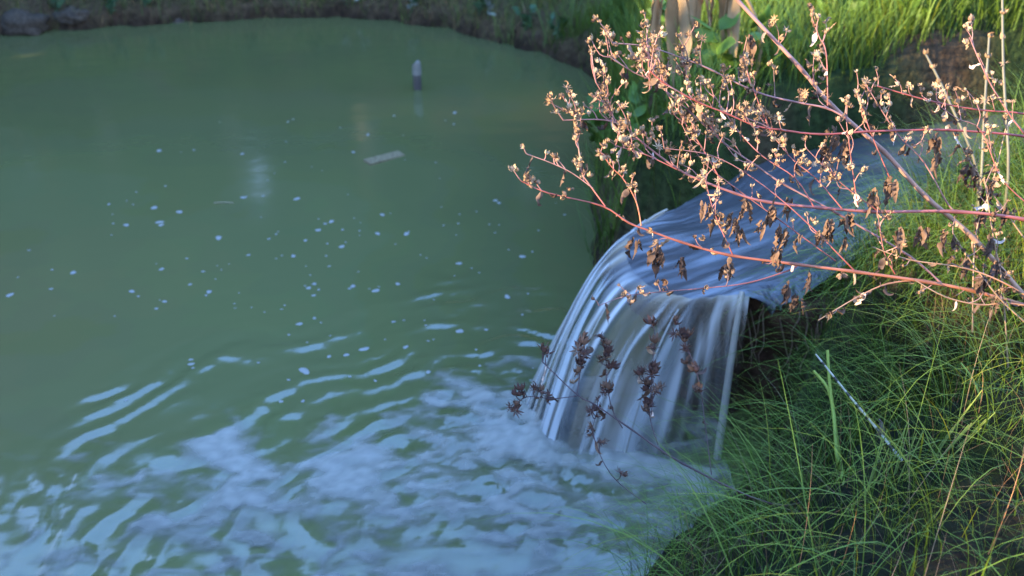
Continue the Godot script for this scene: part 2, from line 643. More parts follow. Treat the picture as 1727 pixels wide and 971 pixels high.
func tube(pts: Array, r0: float, r1: float, sides: int, c0: Color, c1: Color, per := 3, knot := 0.0) -> ArrayMesh:
	var p := curve_points(pts, per)
	var v := PackedVector3Array()
	var n := PackedVector3Array()
	var c := PackedColorArray()
	var idx := PackedInt32Array()
	var up := Vector3(0.13, 0.31, 0.94)
	for i in p.size():
		var f := i / float(p.size() - 1)
		var dir: Vector3 = ((p[mini(i + 1, p.size() - 1)] as Vector3) - p[maxi(i - 1, 0)]).normalized()
		var x := dir.cross(up).normalized()
		var y := dir.cross(x)
		var r := lerpf(r0, r1, f)
		var tone := 0.88 + 0.24 * rng.randf()
		if knot > 0 and i % per == 0:
			r *= 1.0 + knot
			tone *= 0.6
		for k in sides:
			var a := TAU * k / sides
			var q := x * cos(a) + y * sin(a)
			v.append((p[i] as Vector3) + q * r)
			n.append(q)
			var col := c0.lerp(c1, f)
			c.append(Color(col.r * tone, col.g * tone, col.b * tone, col.a))
		if i:
			for k in sides:
				var a := (i - 1) * sides + k
				var b := (i - 1) * sides + (k + 1) % sides
				idx.append_array(PackedInt32Array([a, a + sides, b, b, a + sides, b + sides]))
	v.append(p[0])
	v.append(p[-1])
	for q in 2:
		n.append(Vector3.UP)
		c.append(c0 if q == 0 else c1)
	for k in sides:
		idx.append_array(PackedInt32Array([v.size() - 2, k, (k + 1) % sides]))
		var last := (p.size() - 1) * sides
		idx.append_array(PackedInt32Array([v.size() - 1, last + (k + 1) % sides, last + k]))
	return raw_mesh(v, n, c, idx)


# a leaf along a curled spine; three vertices across, folded; unit length along +y
func leaf_mesh(width: float, curl: float, twist: float, fold: float, c0: Color, c1: Color, segs := 7, crinkle := 0.0) -> ArrayMesh:
	var v := PackedVector3Array()
	var c := PackedColorArray()
	var idx := PackedInt32Array()
	var p := Vector3.ZERO
	for i in segs + 1:
		var f := i / float(segs)
		var ang := curl * f * f
		var dir := Vector3(sin(ang), cos(ang), 0)
		if i:
			p += dir / segs
		var nor := Vector3(cos(ang), -sin(ang), 0)
		var side := Vector3(0, 0, 1).rotated(dir, twist * f)
		nor = nor.rotated(dir, twist * f)
		var w := width * (0.12 + sin(PI * pow(f, 0.75)) * 0.95) * 0.5 * (1.0 - 0.1 * f)
		if i == segs:
			w = 0.004
		var cr := crinkle * (rng.randf() - 0.5)
		v.append(p - side * w + nor * w * (fold + cr))
		v.append(p)
		v.append(p + side * w + nor * w * (fold - cr))
		var tone := 0.8 + 0.4 * rng.randf()
		var col := c0.lerp(c1, f)
		c.append(Color(col.r * tone, col.g * tone, col.b * tone))
		c.append(Color(col.r * 0.8, col.g * 0.8, col.b * 0.8))
		c.append(Color(col.r * tone, col.g * tone, col.b * tone))
		if i:
			var a := (i - 1) * 3
			for k in 2:
				idx.append_array(PackedInt32Array([a + k, a + k + 3, a + k + 1, a + k + 1, a + k + 3, a + k + 4]))
	return with_normals(v, c, idx)


# a dry seed head: a seed core in a ring of bracts, radius about 1
func head_mesh(kind: int) -> ArrayMesh:
	var v := PackedVector3Array()
	var c := PackedColorArray()
	var idx := PackedInt32Array()
	var rings := 5
	var around := 7
	var hi: float = [0.6, 0.45, 0.95, 0.5][kind]
	var wide: float = [0.38, 0.36, 0.42, 0.28][kind]
	for i in rings:
		var f := i / float(rings - 1)
		for k in around:
			var a := TAU * k / around
			var r := wide * sin(PI * (0.08 + 0.86 * f)) * (0.85 + 0.3 * rng.randf())
			v.append(Vector3(cos(a) * r, hi * f - 0.2, sin(a) * r))
			var t := (0.55 if kind == 1 else 0.8) + 0.4 * rng.randf()
			c.append(Color(t, t * 0.95, t * 0.85))
	for i in rings - 1:
		for k in around:
			var a := i * around + k
			var b := i * around + (k + 1) % around
			idx.append_array(PackedInt32Array([a, a + around, b, b, a + around, b + around]))
	var petals: int = [7, 8, 5, 9][kind]
	for k in petals:
		var a := TAU * (k + 0.5 * rng.randf()) / petals
		var out := Vector3(cos(a), 0, sin(a))
		var side := Vector3(-sin(a), 0, cos(a))
		var open: float = [0.7, 1.05, 0.4, 1.25][kind] + rng.randf_range(-0.35, 0.4)
		var length: float = [1.0, 1.0, 1.1, 0.95][kind] * rng.randf_range(0.65, 1.3)
		var w: float = [0.30, 0.26, 0.34, 0.13][kind]
		var base := out * 0.25 + Vector3(0, -0.15, 0)
		var q := base
		var at := v.size()
		for i in 4:
			var f := i / 3.0
			var bend := open * (1.0 - 0.9 * f) if kind != 3 else open
			if i:
				q += (out * sin(bend) + Vector3.UP * cos(bend)) * length / 3.0
			var ww: float = w * [0.7, 1.0, 0.75, 0.08][i]
			v.append(q - side * ww)
			v.append(q + side * ww)
			var t := 0.7 + 0.55 * rng.randf()
			for z in 2:
				c.append(Color(t, t * 0.96, t * 0.9))
			if i:
				var b := at + (i - 1) * 2
				idx.append_array(PackedInt32Array([b, b + 2, b + 1, b + 1, b + 2, b + 3]))
	return with_normals(v, c, idx)


func aim(at: Vector3, dir: Vector3, size: float, roll := -1.0) -> Transform3D:   # +y along dir
	var y := dir.normalized()
	var x := y.cross(Vector3(0.31, 0.11, 0.94)).normalized()
	var b := Basis(x, y, x.cross(y)).rotated(y, rng.randf() * TAU if roll < 0 else roll)
	return Transform3D(b.scaled(Vector3.ONE * size), at)


func scatter(v: Vector3, amount: float) -> Vector3:
	return (v + Vector3(rng.randf_range(-1, 1), rng.randf_range(-1, 1), rng.randf_range(-1, 1)) * amount).normalized()


# ------------------------------------------------------------------ grass

func blade_mesh(bend: float, width: float, c0: Color, c1: Color, segs := 6) -> ArrayMesh:
	var v := PackedVector3Array()
	var c := PackedColorArray()
	var idx := PackedInt32Array()
	var p := Vector3.ZERO
	for i in segs + 1:
		var f := i / float(segs)
		var a := bend * f
		if i:
			p += Vector3(sin(a), cos(a), 0) / segs
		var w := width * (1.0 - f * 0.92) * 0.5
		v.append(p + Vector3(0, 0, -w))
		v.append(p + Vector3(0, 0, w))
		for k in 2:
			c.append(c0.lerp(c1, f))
		if i:
			var b := (i - 1) * 2
			idx.append_array(PackedInt32Array([b, b + 2, b + 1, b + 1, b + 2, b + 3]))
	return with_normals(v, c, idx)


# where: a Callable(x, z, height, shore distance, stream distance) -> chance; lean turns the blades' bend that way
func field(called: String, label: String, count: int, box: Rect2, mesh: Mesh, size: Vector2, lean: Vector2, stiff: float, where: Callable, hue: Array) -> void:
	var spots := []
	var tries := 0
	while spots.size() < count and tries < count * 12:
		tries += 1
		var x := rng.randf_range(box.position.x, box.end.x)
		var z := rng.randf_range(box.position.y, box.end.y)
		var p := Vector2(x, z)
		var d := shore_distance(p)
		if d < 0.0:
			continue
		var s := stream_distance(p)
		var chance: float = where.call(x, z, d, s)
		if rng.randf() > chance:
			continue
		spots.append(Vector3(x, ground_height(x, z) - 0.01, z))
	var mm := MultiMesh.new()
	mm.transform_format = MultiMesh.TRANSFORM_3D
	mm.use_colors = true
	mm.mesh = mesh
	mm.instance_count = spots.size()
	for i in spots.size():
		var q: Vector3 = spots[i]
		var base := lean.angle() if lean != Vector2.ZERO else rng.randf() * TAU
		var turn := base + rng.randfn(0, 1.0) * (1.0 - stiff) * 1.6
		var b := Basis(Vector3.UP, -turn)
		b = b.rotated(Vector3(rng.randf_range(-1, 1), 0, rng.randf_range(-1, 1)).normalized(), rng.randf() * 0.35)
		var k := rng.randf_range(size.x, size.y)
		b = b.scaled_local(Vector3(k * rng.randf_range(0.7, 1.2), k, k * rng.randf_range(0.5, 1.9)))
		mm.set_instance_transform(i, Transform3D(b, q))
		var t := clampf(lump.get_noise_2d(q.x * 2.3, q.z * 2.3) * 0.9 + 0.5 + rng.randf_range(-0.3, 0.3), 0, 1)
		var col: Color = (hue[0] as Color).lerp(hue[1], t)
		if rng.randf() < 0.06:
			col = Color(1.9, 1.25, 0.9)
		mm.set_instance_color(i, col)
	var o := MultiMeshInstance3D.new()
	o.name = numbered(called)
	o.multimesh = mm
	o.material_override = M.leafy
	add_child(o)
	tag(o, label, "grass", "", "stuff")


func make_grass() -> void:
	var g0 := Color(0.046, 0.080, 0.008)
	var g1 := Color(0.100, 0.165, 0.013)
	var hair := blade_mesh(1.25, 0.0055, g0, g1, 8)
	var limp := blade_mesh(2.2, 0.0045, g0, g1, 8)
	var hues := [Color(0.75, 0.85, 0.8), Color(1.25, 1.15, 1.0)]
	var near_bank := func(x: float, z: float, d: float, s: float) -> float:
		return smooth(0.0, 0.16, d) * smooth(0.62, 0.85, s) * (0.25 + 0.75 * smooth(-2.25, -2.75, z) * smooth(0.85, 1.15, x))
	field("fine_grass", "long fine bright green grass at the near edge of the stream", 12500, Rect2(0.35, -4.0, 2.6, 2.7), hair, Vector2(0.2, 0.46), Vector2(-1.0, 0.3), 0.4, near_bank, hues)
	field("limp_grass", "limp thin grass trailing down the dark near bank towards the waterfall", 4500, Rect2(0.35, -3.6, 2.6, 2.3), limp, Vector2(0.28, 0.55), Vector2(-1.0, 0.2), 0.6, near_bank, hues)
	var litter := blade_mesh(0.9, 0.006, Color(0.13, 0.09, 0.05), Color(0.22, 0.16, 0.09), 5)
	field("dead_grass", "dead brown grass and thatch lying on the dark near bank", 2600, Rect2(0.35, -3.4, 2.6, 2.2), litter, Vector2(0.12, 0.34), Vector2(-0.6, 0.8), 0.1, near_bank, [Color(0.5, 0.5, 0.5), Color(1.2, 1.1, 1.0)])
	var upright := blade_mesh(0.9, 0.012, g0, g1, 6)
	var behind := func(x: float, z: float, d: float, s: float) -> float:
		return smooth(0.02, 0.25, d) * smooth(0.95, 1.2, s) * (0.5 + 0.65 * smooth(-0.2, 0.25, lump.get_noise_2d(x * 1.4 + 9.0, z * 1.4)))
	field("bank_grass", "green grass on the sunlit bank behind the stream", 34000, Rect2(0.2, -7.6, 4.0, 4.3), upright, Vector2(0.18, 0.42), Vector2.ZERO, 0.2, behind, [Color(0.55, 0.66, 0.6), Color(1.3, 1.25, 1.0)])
	var straw := blade_mesh(1.7, 0.010, Color(0.16, 0.12, 0.06), Color(0.30, 0.23, 0.12), 6)
	var far := func(x: float, z: float, d: float, s: float) -> float:
		return smooth(-0.01, 0.05, d) * (0.25 + 0.75 * smooth(-0.1, 0.3, lump.get_noise_2d(x * 1.6, z * 1.6 + 33.0)))
	field("far_dry_grass", "straw coloured dry grass drooping over the far shore", 9000, Rect2(-5.0, -9.5, 5.6, 2.3), straw, Vector2(0.07, 0.22), Vector2(0, 1), 0.4, far, [Color(0.8, 0.8, 0.75), Color(2.2, 2.0, 1.7)])
	field("far_green_grass", "dark green grass along the top of the far shore", 18000, Rect2(-6.0, -10.0, 7.0, 2.9), upright, Vector2(0.07, 0.24), Vector2.ZERO, 0.3, far, [Color(0.7, 0.8, 0.7), Color(1.7, 1.6, 1.4)])


# ------------------------------------------------------------------ trees

func crown_mesh(height: float, wide: float, leaves: int) -> ArrayMesh:
	var clumps := []
	for k in 26:
		var f := pow(rng.randf(), 0.8)
		var y := lerpf(0.06, 0.94, f) * height
		var r := wide * (0.55 + 0.5 * sin(PI * (0.15 + 0.75 * f))) * 0.75 * sqrt(rng.randf())
		var a := rng.randf() * TAU
		clumps.append([Vector3(cos(a) * r, y, sin(a) * r), wide * rng.randf_range(0.28, 0.5)])
	var v := PackedVector3Array()
	var n := PackedVector3Array()
	var c := PackedColorArray()
	var idx := PackedInt32Array()
	for k in leaves:
		var q: Array = clumps[k % clumps.size()]
		var dir := scatter(Vector3.ZERO, 1.0)
		var p: Vector3 = (q[0] as Vector3) + dir * float(q[1]) * pow(rng.randf(), 0.35)
		var along_ := scatter(dir + Vector3.DOWN * 0.4, 0.8)
		var side := along_.cross(scatter(Vector3.UP, 0.6)).normalized()
		var s := rng.randf_range(0.10, 0.19)
		var t := rng.randf_range(0.6, 1.4)
		var at := v.size()
		v.append_array(PackedVector3Array([p - along_ * s, p + side * s * 0.45, p + along_ * s, p - side * s * 0.45]))
		for z in 4:
			n.append(along_.cross(side))
			c.append(Color(t, t, t * 0.9))
		idx.append_array(PackedInt32Array([at, at + 1, at + 2, at, at + 2, at + 3]))
	return raw_mesh(v, n, c, idx)


func make_trees() -> void:
	rng.seed = 501
	var kinds := []
	for k in 3:
		var root := Node3D.new()
		root.name = "broad_tree" if k == 0 else "broad_tree_%03d" % k
		var h: float = [4.6, 5.0, 4.3][k]
		var pts := [Vector3(0, -0.1, 0), Vector3(0.06, h * 0.25, 0.04), Vector3(-0.05, h * 0.5, 0.05), Vector3(0.05, h * 0.85, 0)]
		var trunk := part("trunk", tube(pts, 0.13, 0.03, 8, Color.WHITE, Color.WHITE, 3), M.bark, root)
		for b in 6:
			var y := h * rng.randf_range(0.2, 0.7)
			var a := rng.randf() * TAU
			var d := Vector3(cos(a), 0.7, sin(a))
			part("limb", tube([Vector3(0, y, 0), Vector3(0, y, 0) + d * 0.5, Vector3(0, y + 0.2, 0) + d * 1.1], 0.05, 0.012, 5, Color.WHITE, Color.WHITE, 2), M.bark, trunk)
		part("crown", crown_mesh(h, 1.35, 3800), M.crown, root)
		kinds.append(root)
	taken["broad_tree"] = 3
	var spots := []
	for k in 9:
		spots.append([Vector3(-7.6 + k * 1.35, 0, -11.0 - 0.5 * rng.randf()), 1.0 + 0.12 * rng.randf(), "far"])
	for k in 8:
		spots.append([Vector3(-6.9 + k * 1.35, 0, -12.6 - 0.5 * rng.randf()), 1.05 + 0.12 * rng.randf(), "far"])
	for k in 8:
		spots.append([Vector3(-7.4 + k * 1.6, 0, -14.2 - 0.5 * rng.randf()), 1.25 + 0.12 * rng.randf(), "far"])
	for k in 14:  # left rows: unseen trees added to shade the pond and lower weeds
		spots.append([Vector3(-7.2 - 0.3 * rng.randf(), 0, -9.2 + k * 0.92), 0.66 if k >= 9 else 0.59 + 0.05 * rng.randf(), "left"])
	for k in 14:
		spots.append([Vector3(-8.6 - 0.3 * rng.randf(), 0, -8.7 + k * 0.92), 0.67 if k >= 9 else 0.62 + 0.05 * rng.randf(), "left"])
	for k in 8:
		spots.append([Vector3(-7.8, 0, -1.2 + k * 0.62), 0.655, "left"])
	for k in 7:
		spots.append([Vector3(-10.0 - 0.3 * rng.randf(), 0, -8.4 + k * 1.0), 0.56 + 0.06 * rng.randf(), "left"])
	for x in [-5.6, -4.2, -2.9, -1.5]:
		spots.append([Vector3(x, 0, -10.5), 0.98, "far"])
	var words := {"far": "bushy dark green tree in the row beyond the far shore", "left": "unseen bushy dark green tree added along the left shore for shade"}
	var first := [true, true, true]
	for k in spots.size():
		var q: Array = spots[k]
		var i: int = 0 if (q[0] as Vector3).z > -1.5 else k % 3
		var o: Node3D = kinds[i]
		if not first[i]:
			o = kinds[i].duplicate()
			o.name = numbered("broad_tree")
		first[i] = false
		add_child(o)
		var p: Vector3 = q[0]
		o.position = Vector3(p.x, ground_height(p.x, p.z), p.z)
		o.scale = Vector3.ONE * float(q[1])
		o.rotation.y = rng.randf() * TAU
		tag(o, words[q[2]], "tree", "trees beyond the far shore" if q[2] == "far" else "unseen trees added along the left shore for shade")


# ------------------------------------------------------------------ far bank

func rock_mesh(size: Vector3, seed_: float) -> ArrayMesh:
	var v := PackedVector3Array()
	var c := PackedColorArray()
	var rings := 12
	var around := 16
	for i in rings:
		var a := PI * i / (rings - 1)
		for k in around + 1:
			var b := TAU * (k % around) / around
			var d := Vector3(sin(a) * cos(b), cos(a), sin(a) * sin(b))
			var r := 1.0 + lump.get_noise_3d(d.x * 1.3 + seed_, d.y * 1.3, d.z * 1.3) * 0.7
			v.append(d * size * r)
			c.append(Color.WHITE)
	var idx := PackedInt32Array()
	for i in rings - 1:
		for k in around:
			var a := i * (around + 1) + k
			idx.append_array(PackedInt32Array([a, a + 1, a + around + 1, a + 1, a + around + 2, a + around + 1]))
	return with_normals(v, c, idx)


func on_ground(x: float, z: float, sink := 0.0) -> Vector3:
	return Vector3(x, ground_height(x, z) - sink, z)


func leafy_plant(called: String, label: String, at: Vector3, height: float, count: int, size: float, c0: Color, c1: Color, group: String, lean := Vector3.ZERO) -> void:
	var o := thing(called, label, "plant", at, group)
	var tops := []
	for s in 3:
		var d := Vector3(rng.randf_range(-0.35, 0.35), 1, rng.randf_range(-0.35, 0.35)) + lean
		var pts := [Vector3(0, -0.02, 0), d * height * 0.5, d * height * 0.9 + Vector3(0, height * 0.05, 0)]
		part("stem", tube(pts, 0.004, 0.0015, 5, c0, c1, 3), M.stem, o)
		tops.append(pts)
	var shapes := [leaf_mesh(0.5, 0.8, 0.2, 0.25, c0, c1, 5), leaf_mesh(0.42, 1.3, -0.3, 0.3, c0, c1, 5), leaf_mesh(0.55, 0.4, 0.1, 0.15, c1, c0, 5)]
	for k in count:
		var line: Array = tops[k % 3]
		var f := 0.25 + 0.75 * (k + rng.randf()) / count
		var p: Vector3 = (line[0] as Vector3).lerp(line[2], f)
		var a := k * 2.4 + rng.randf()
		part("leaf", shapes[k % 3], M.leafy, o, aim(p, Vector3(cos(a), 0.25 + 0.4 * rng.randf(), sin(a)), size * rng.randf_range(0.7, 1.2)))


func place(k: int, n: int) -> String:
	var words := ["leftmost", "second from the left", "third from the left", "fourth from the left", "fifth from the left", "sixth from the left", "seventh from the left", "eighth from the left", "ninth from the left", "tenth from the left", "eleventh from the left", "twelfth from the left", "thirteenth from the left", "second from the right", "rightmost"]
	return ("rightmost" if k == n - 1 else words[k]) + " of its kind"


func make_far_bank() -> void:
	rng.seed = 502
	var spots := [[-3.70, -8.06, 0.13, "largest"], [-3.36, -8.17, 0.09, "middle"], [-2.62, -8.33, 0.05, "smallest"]]
	for k in 3:
		var s: Array = spots[k]
		var o := part("boulder", rock_mesh(Vector3(s[2] * 1.3, s[2] * 0.7, s[2]), k * 5.0), M.stone, self)
		o.position = on_ground(s[0], s[1], 0.02)
		tag(o, "%s of the pale grey boulders on the far left shore" % s[3], "boulder", "pale boulders on the far shore")
	var g0 := Color(0.03, 0.07, 0.028)
	var g1 := Color(0.06, 0.12, 0.045)
	var at := [[-4.05, -8.05], [-3.5, -8.22], [-3.1, -8.25], [-2.85, -8.32], [-2.1, -8.5], [-1.6, -8.56], [-0.75, -8.36], [-0.25, -8.05], [0.1, -7.75], [0.32, -7.55]]
	for k in at.size():
		var p := on_ground(at[k][0], at[k][1])
		leafy_plant("bank_shrub", "low leafy green plant at the far water's edge, %s" % place(k, 10), p, 0.17, 16, 0.075, g0, g1, "leafy plants on the far shore")
	# pale fluffy heads at the water's edge
	var pale := [[-1.32, -8.5], [-1.2, -8.54], [-0.78, -8.3], [-0.18, -8.0]]
	for k in pale.size():
		var o := thing("pale_herb", "pale herb at the foot of the far bank, %s" % place(k, 4), "plant", on_ground(pale[k][0], pale[k][1]), "pale herbs at the far water's edge")
		part("stem", tube([Vector3(0, -0.02, 0), Vector3(0.01, 0.08, 0.02), Vector3(0.0, 0.15, 0.05)], 0.003, 0.002, 4, g0, g1, 2), M.stem, o)
		var lf := leaf_mesh(0.45, 0.7, 0.2, 0.2, Color(0.15, 0.17, 0.12), Color(0.21, 0.22, 0.17), 4)
		for i in 9:
			part("leaf", lf, M.leafy, o, aim(Vector3(0, 0.05 + 0.01 * i, 0.03), scatter(Vector3(0, 0.5, 0.4), 0.9), 0.07))


# ------------------------------------------------------------------ bank plants behind the stream

func make_bank_plants() -> void:
	var g0 := Color(0.05, 0.10, 0.014)
	var g1 := Color(0.10, 0.19, 0.022)
	var list := [[1.75, -4.75], [2.05, -4.85], [2.35, -4.8], [2.6, -5.0], [1.5, -4.95], [1.9, -5.3], [2.25, -5.4], [2.7, -5.5], [1.2, -5.2], [0.75, -5.0], [0.62, -4.6], [0.9, -4.35], [1.6, -5.8], [3.0, -5.9], [0.5, -5.6]]
	list.sort_custom(func(p, q): return p[0] / -p[1] < q[0] / -q[1])
	for k in list.size():
		leafy_plant("leafy_plant", "broad leaved green plant behind the stream, %s" % place(k, list.size()), on_ground(list[k][0], list[k][1]), rng.randf_range(0.26, 0.46), 18, rng.randf_range(0.09, 0.14), g0, g1, "leafy plants behind the stream")
	# dry reed with hanging straw leaves, top of the picture
	var o := thing("dry_reed", "tall dry reed with drooping straw coloured leaves behind the weed", "plant", on_ground(0.98, -4.42))
	var tan0 := Color(0.32, 0.20, 0.09)
	var tan1 := Color(0.38, 0.26, 0.13)
	var crest := [Vector3(0.904, 1.297, -4.386), Vector3(0.796, 1.318, -4.398), Vector3(0.688, 1.301, -4.388), Vector3(0.568, 1.255, -4.362)]
	var culm := [Vector3(0.05, -0.05, 0), Vector3(0.06, 0.2, 0.0)]
	for p in crest:
		culm.append(p - o.position)
	part("stem", tube(culm, 0.009, 0.004, 6, tan0, tan1, 4), M.stem, o)
	for k in 15:
		var f := k / 14.0 * 2.98
		var p: Vector3 = (crest[int(f)] as Vector3).lerp(crest[int(f) + 1], f - int(f)) - o.position
		var lf := leaf_mesh(0.13, rng.randf_range(-0.7, 0.7), rng.randf_range(-2.2, 2.2), 0.4, tan0, tan1, 11, 0.6)
		part("leaf", lf, M.plain, o, aim(p, scatter(Vector3(0, -1, 0), 0.22), rng.randf_range(0.24, 0.46)))
	# thin upright dead stalks at the right edge
	var stalks := [[Vector3(1.414, 1.599, -3.117), Vector3(1.417, 1.392, -2.997), Vector3(1.431, 1.125, -2.843)], [Vector3(1.421, 1.451, -3.147), Vector3(1.407, 1.267, -3.041), Vector3(1.393, 1.038, -2.909)], [Vector3(1.269, 1.374, -3.218), Vector3(1.341, 1.248, -3.145), Vector3(1.432, 1.043, -3.027)]]
	for k in 3:
		var pts: Array = stalks[k]
		var foot := on_ground((pts[2] as Vector3).x + 0.02, (pts[2] as Vector3).z)
		var t := thing("dry_stalk", ["tallest grey dry stalk at the right edge above the stream", "thin olive stalk just left of the grey one above the stream", "olive stalk leaning right above the stream, below the sunlit bank"][k], "plant", foot, "dry stalks above the stream")
		var rel := []
		for p in pts:
			rel.append(p - foot)
		rel.append(Vector3.ZERO)
		part("stem", tube(rel, 0.0035, 0.0055, 6, Color(0.12, 0.11, 0.07), Color(0.10, 0.09, 0.05), 4), M.stem, t)
		for i in 4:
			part("seed_head", head_mesh(i % 4), M.heads[1], t, aim((rel[0] as Vector3).lerp(rel[1], i * 0.3), scatter(Vector3.UP, 0.7), 0.016))


# ------------------------------------------------------------------ on the water

func make_floating() -> void:
	rng.seed = 503
	# small upright stake
	var at := Vector3(-0.62, 0, -6.77)
	var o := thing("stake", "small grey stake with a pale top standing in the middle of the pond", "stake", at)
	part("post", tube([Vector3(0.005, -0.3, 0), Vector3(0, 0.0, 0), Vector3(0, 0.10, 0)], 0.026, 0.028, 10, Color(0.06, 0.05, 0.04), Color(0.10, 0.085, 0.07), 3), M.stem, o)
	part("cap", tube([Vector3(0, 0.10, 0), Vector3(0, 0.165, 0), Vector3(-0.006, 0.18, 0)], 0.031, 0.026, 10, Color(0.20, 0.18, 0.14), Color(0.24, 0.22, 0.17), 3), M.stem, o)
	# floating board
	var b := BoxMesh.new()
	b.size = Vector3(0.23, 0.03, 0.075)
	var st := SurfaceTool.new()
	st.create_from(b, 0)
	var board := part("floating_board", st.commit(), M.wood, self)
	board.position = Vector3(-0.72, -0.007, -5.62)
	board.rotation_degrees = Vector3(2, 38, -1.5)
	tag(board, "short pale piece of wood floating on the pond right of the middle", "board")
	var straw := part("straw", tube([Vector3(-0.05, 0, 0), Vector3(0, 0.004, 0.002), Vector3(0.05, 0.0, 0)], 0.0025, 0.002, 5, Color(0.35, 0.27, 0.15), Color(0.35, 0.27, 0.15), 3), M.stem, self)
	straw.position = Vector3(-1.49, 0.004, -5.03)
	tag(straw, "thin yellowish straw floating alone on the open pond", "straw")
	# flecks of foam: low domes
	var dome := []
	for k in 3:
		var v := PackedVector3Array([Vector3(0, 0.35, 0)])
		var idx := PackedInt32Array()
		for i in 3:
			for j in 10:
				var a := TAU * j / 10
				var r: float = [0.5, 0.85, 1.0][i] * (1.0 + 0.18 * sin(a * 2.0 + k * 2.0) + 0.12 * sin(a * 3.0 + k))
				v.append(Vector3(cos(a) * r, [0.30, 0.15, -0.1][i], sin(a) * r))
		for j in 10:
			idx.append_array(PackedInt32Array([0, 1 + j, 1 + (j + 1) % 10]))
			for i in 2:
				var a := 1 + i * 10 + j
				var b2 := 1 + i * 10 + (j + 1) % 10
				idx.append_array(PackedInt32Array([a, a + 10, b2, b2, a + 10, b2 + 10]))
		dome.append(with_normals(v, PackedColorArray(), idx))
	for k in 190:
		var x := -0.75 + rng.randfn(0, 1) * 0.55
		var z := -4.25 + rng.randfn(0, 1) * 0.45
		if k > 125:
			x = rng.randf_range(-2.4, 0.1)
			z = rng.randf_range(-6.4, -3.4)
		if z > -3.3 or x > 0.3:
			continue
		var s := 0.004 + 0.012 * pow(rng.randf(), 3.0)
		if z > -3.7:
			s *= 1.3
		var f := part("foam_fleck", dome[k % 3], M.bubble, self)
		f.position = Vector3(x, ripple(x, z) + 0.001, z)
		f.rotation.y = rng.randf() * TAU
		f.scale = Vector3(s * rng.randf_range(0.9, 1.5), s * 0.5, s)
		tag(f, "small white fleck of foam drifting on the green pond", "foam fleck", "foam flecks drifting on the pond")


# ------------------------------------------------------------------ the dry weeds

var HEADS := []
var CURLS := []
var SHRIVELLED := []


func make_shapes() -> void:
	for k in 8:
		HEADS.append(head_mesh(k % 4))
	for k in 7:
		CURLS.append(leaf_mesh(rng.randf_range(0.14, 0.3), [2.2, -1.6, 3.4, 1.0, -2.6, 0.6, 4.2][k], rng.randf_range(-2.4, 2.4), rng.randf_range(0.4, 1.3), Color(1, 1, 1), Color(0.75, 0.7, 0.65), 9, 1.6))

	for k in 5:
		SHRIVELLED.append(leaf_mesh(rng.randf_range(0.16, 0.26), rng.randf_range(-0.9, 0.9), rng.randf_range(-2.5, 2.5), rng.randf_range(0.6, 1.4), Color(1.1, 1.05, 1), Color(0.75, 0.7, 0.65), 10, 2.0))


func plant_stem(o: Node3D, pts: Array, r0: float, r1: float, c0: Color, c1: Color, knot := 0.35, per := 4) -> MeshInstance3D:
	var rel := []
	for p in pts:
		rel.append(p - o.position)
	return part("stem", tube(rel, r0 * 0.85, r1 * 0.8, 7, c0, c1, per, knot), M.stem, o)


# twigs with seed heads and curled leaves along part of a stem
func dress(o: Node3D, stem: MeshInstance3D, pts: Array, from: float, to: float, twigs: int, length: Vector2, heads: Vector2i, leaves: int, c: Color, shade: Array, lift := 1.0, size := 0.0092, pick := [0, 0, 1, 1, 2, 3, 4, 5]) -> void:
	var line := curve_points(pts, 6)
	var last := line.size() - 1
	for k in twigs:
		var f := lerpf(from, to, (k + rng.randf()) / twigs)
		var i := clampi(int(f * last), 0, last - 1)
		var p: Vector3 = line[i]
		var dir: Vector3 = ((line[i] as Vector3) - (line[i + 1] as Vector3)).normalized()    # towards the tip
		var d := scatter(dir * 0.5 + Vector3.UP * 0.75 * lift, 0.75)
		var l := rng.randf_range(length.x, length.y)
		var bend := scatter(Vector3.ZERO, 1.0) * l * 0.18
		var tip := p + d * l + Vector3.UP * l * 0.15
		var w := [p - o.position, p + d * l * 0.5 + bend - o.position, tip - o.position]
		part("twig", tube(w, 0.0013, 0.0008, 4, c, c * 0.9, 3), M.stem, stem)
		for h in rng.randi_range(heads.x, heads.y):
			var g := rng.randf_range(0.35, 1.0) if h else 1.0
			var q: Vector3 = (w[0] as Vector3).lerp(w[2], g)
			if h:
				q += scatter(Vector3.ZERO, 1.0) * rng.randf_range(0.006, 0.016)
			var ha: StandardMaterial3D = shade[rng.randi_range(0, shade.size() - 1)]
			if rng.randf() < 0.4:
				part("curled_leaf", CURLS[rng.randi_range(0, 6)], ha, stem, aim(q, scatter(d, 1.1), rng.randf_range(0.012, 0.026)))
			part("seed_head", HEADS[pick[rng.randi_range(0, pick.size() - 1)]], ha, stem, aim(q, scatter(d + Vector3.UP * 0.3, 0.9), size * rng.randf_range(0.65, 1.25)))
	for k in leaves:
		var f := lerpf(from, to, (k + rng.randf()) / leaves)
		var i := clampi(int(f * last), 0, last - 1)
		var p: Vector3 = (line[i] as Vector3) - o.position
		var lm: StandardMaterial3D = M.leaves[rng.randi_range(1, 3)] if rng.randf() < 0.85 else M.leaves[0]
		part("curled_leaf", CURLS[rng.randi_range(0, 6)], lm, stem, aim(p, scatter(Vector3(0, -1, 0), 0.7), rng.randf_range(0.022, 0.05)))


func hang(o: Node3D, stem: MeshInstance3D, spots: Array, size: Vector2, tone := 3) -> void:
	for p in spots:
		for k in rng.randi_range(4, 7):
			part("curled_leaf", SHRIVELLED[rng.randi_range(0, 4)], M.leaves[tone if rng.randf() < 0.7 else 2], stem, aim((p as Vector3) - o.position + scatter(Vector3.ZERO, 1.0) * rng.randf_range(0.003, 0.014), scatter(Vector3(0, -1, 0), 0.3), rng.randf_range(size.x, size.y) * 1.08))


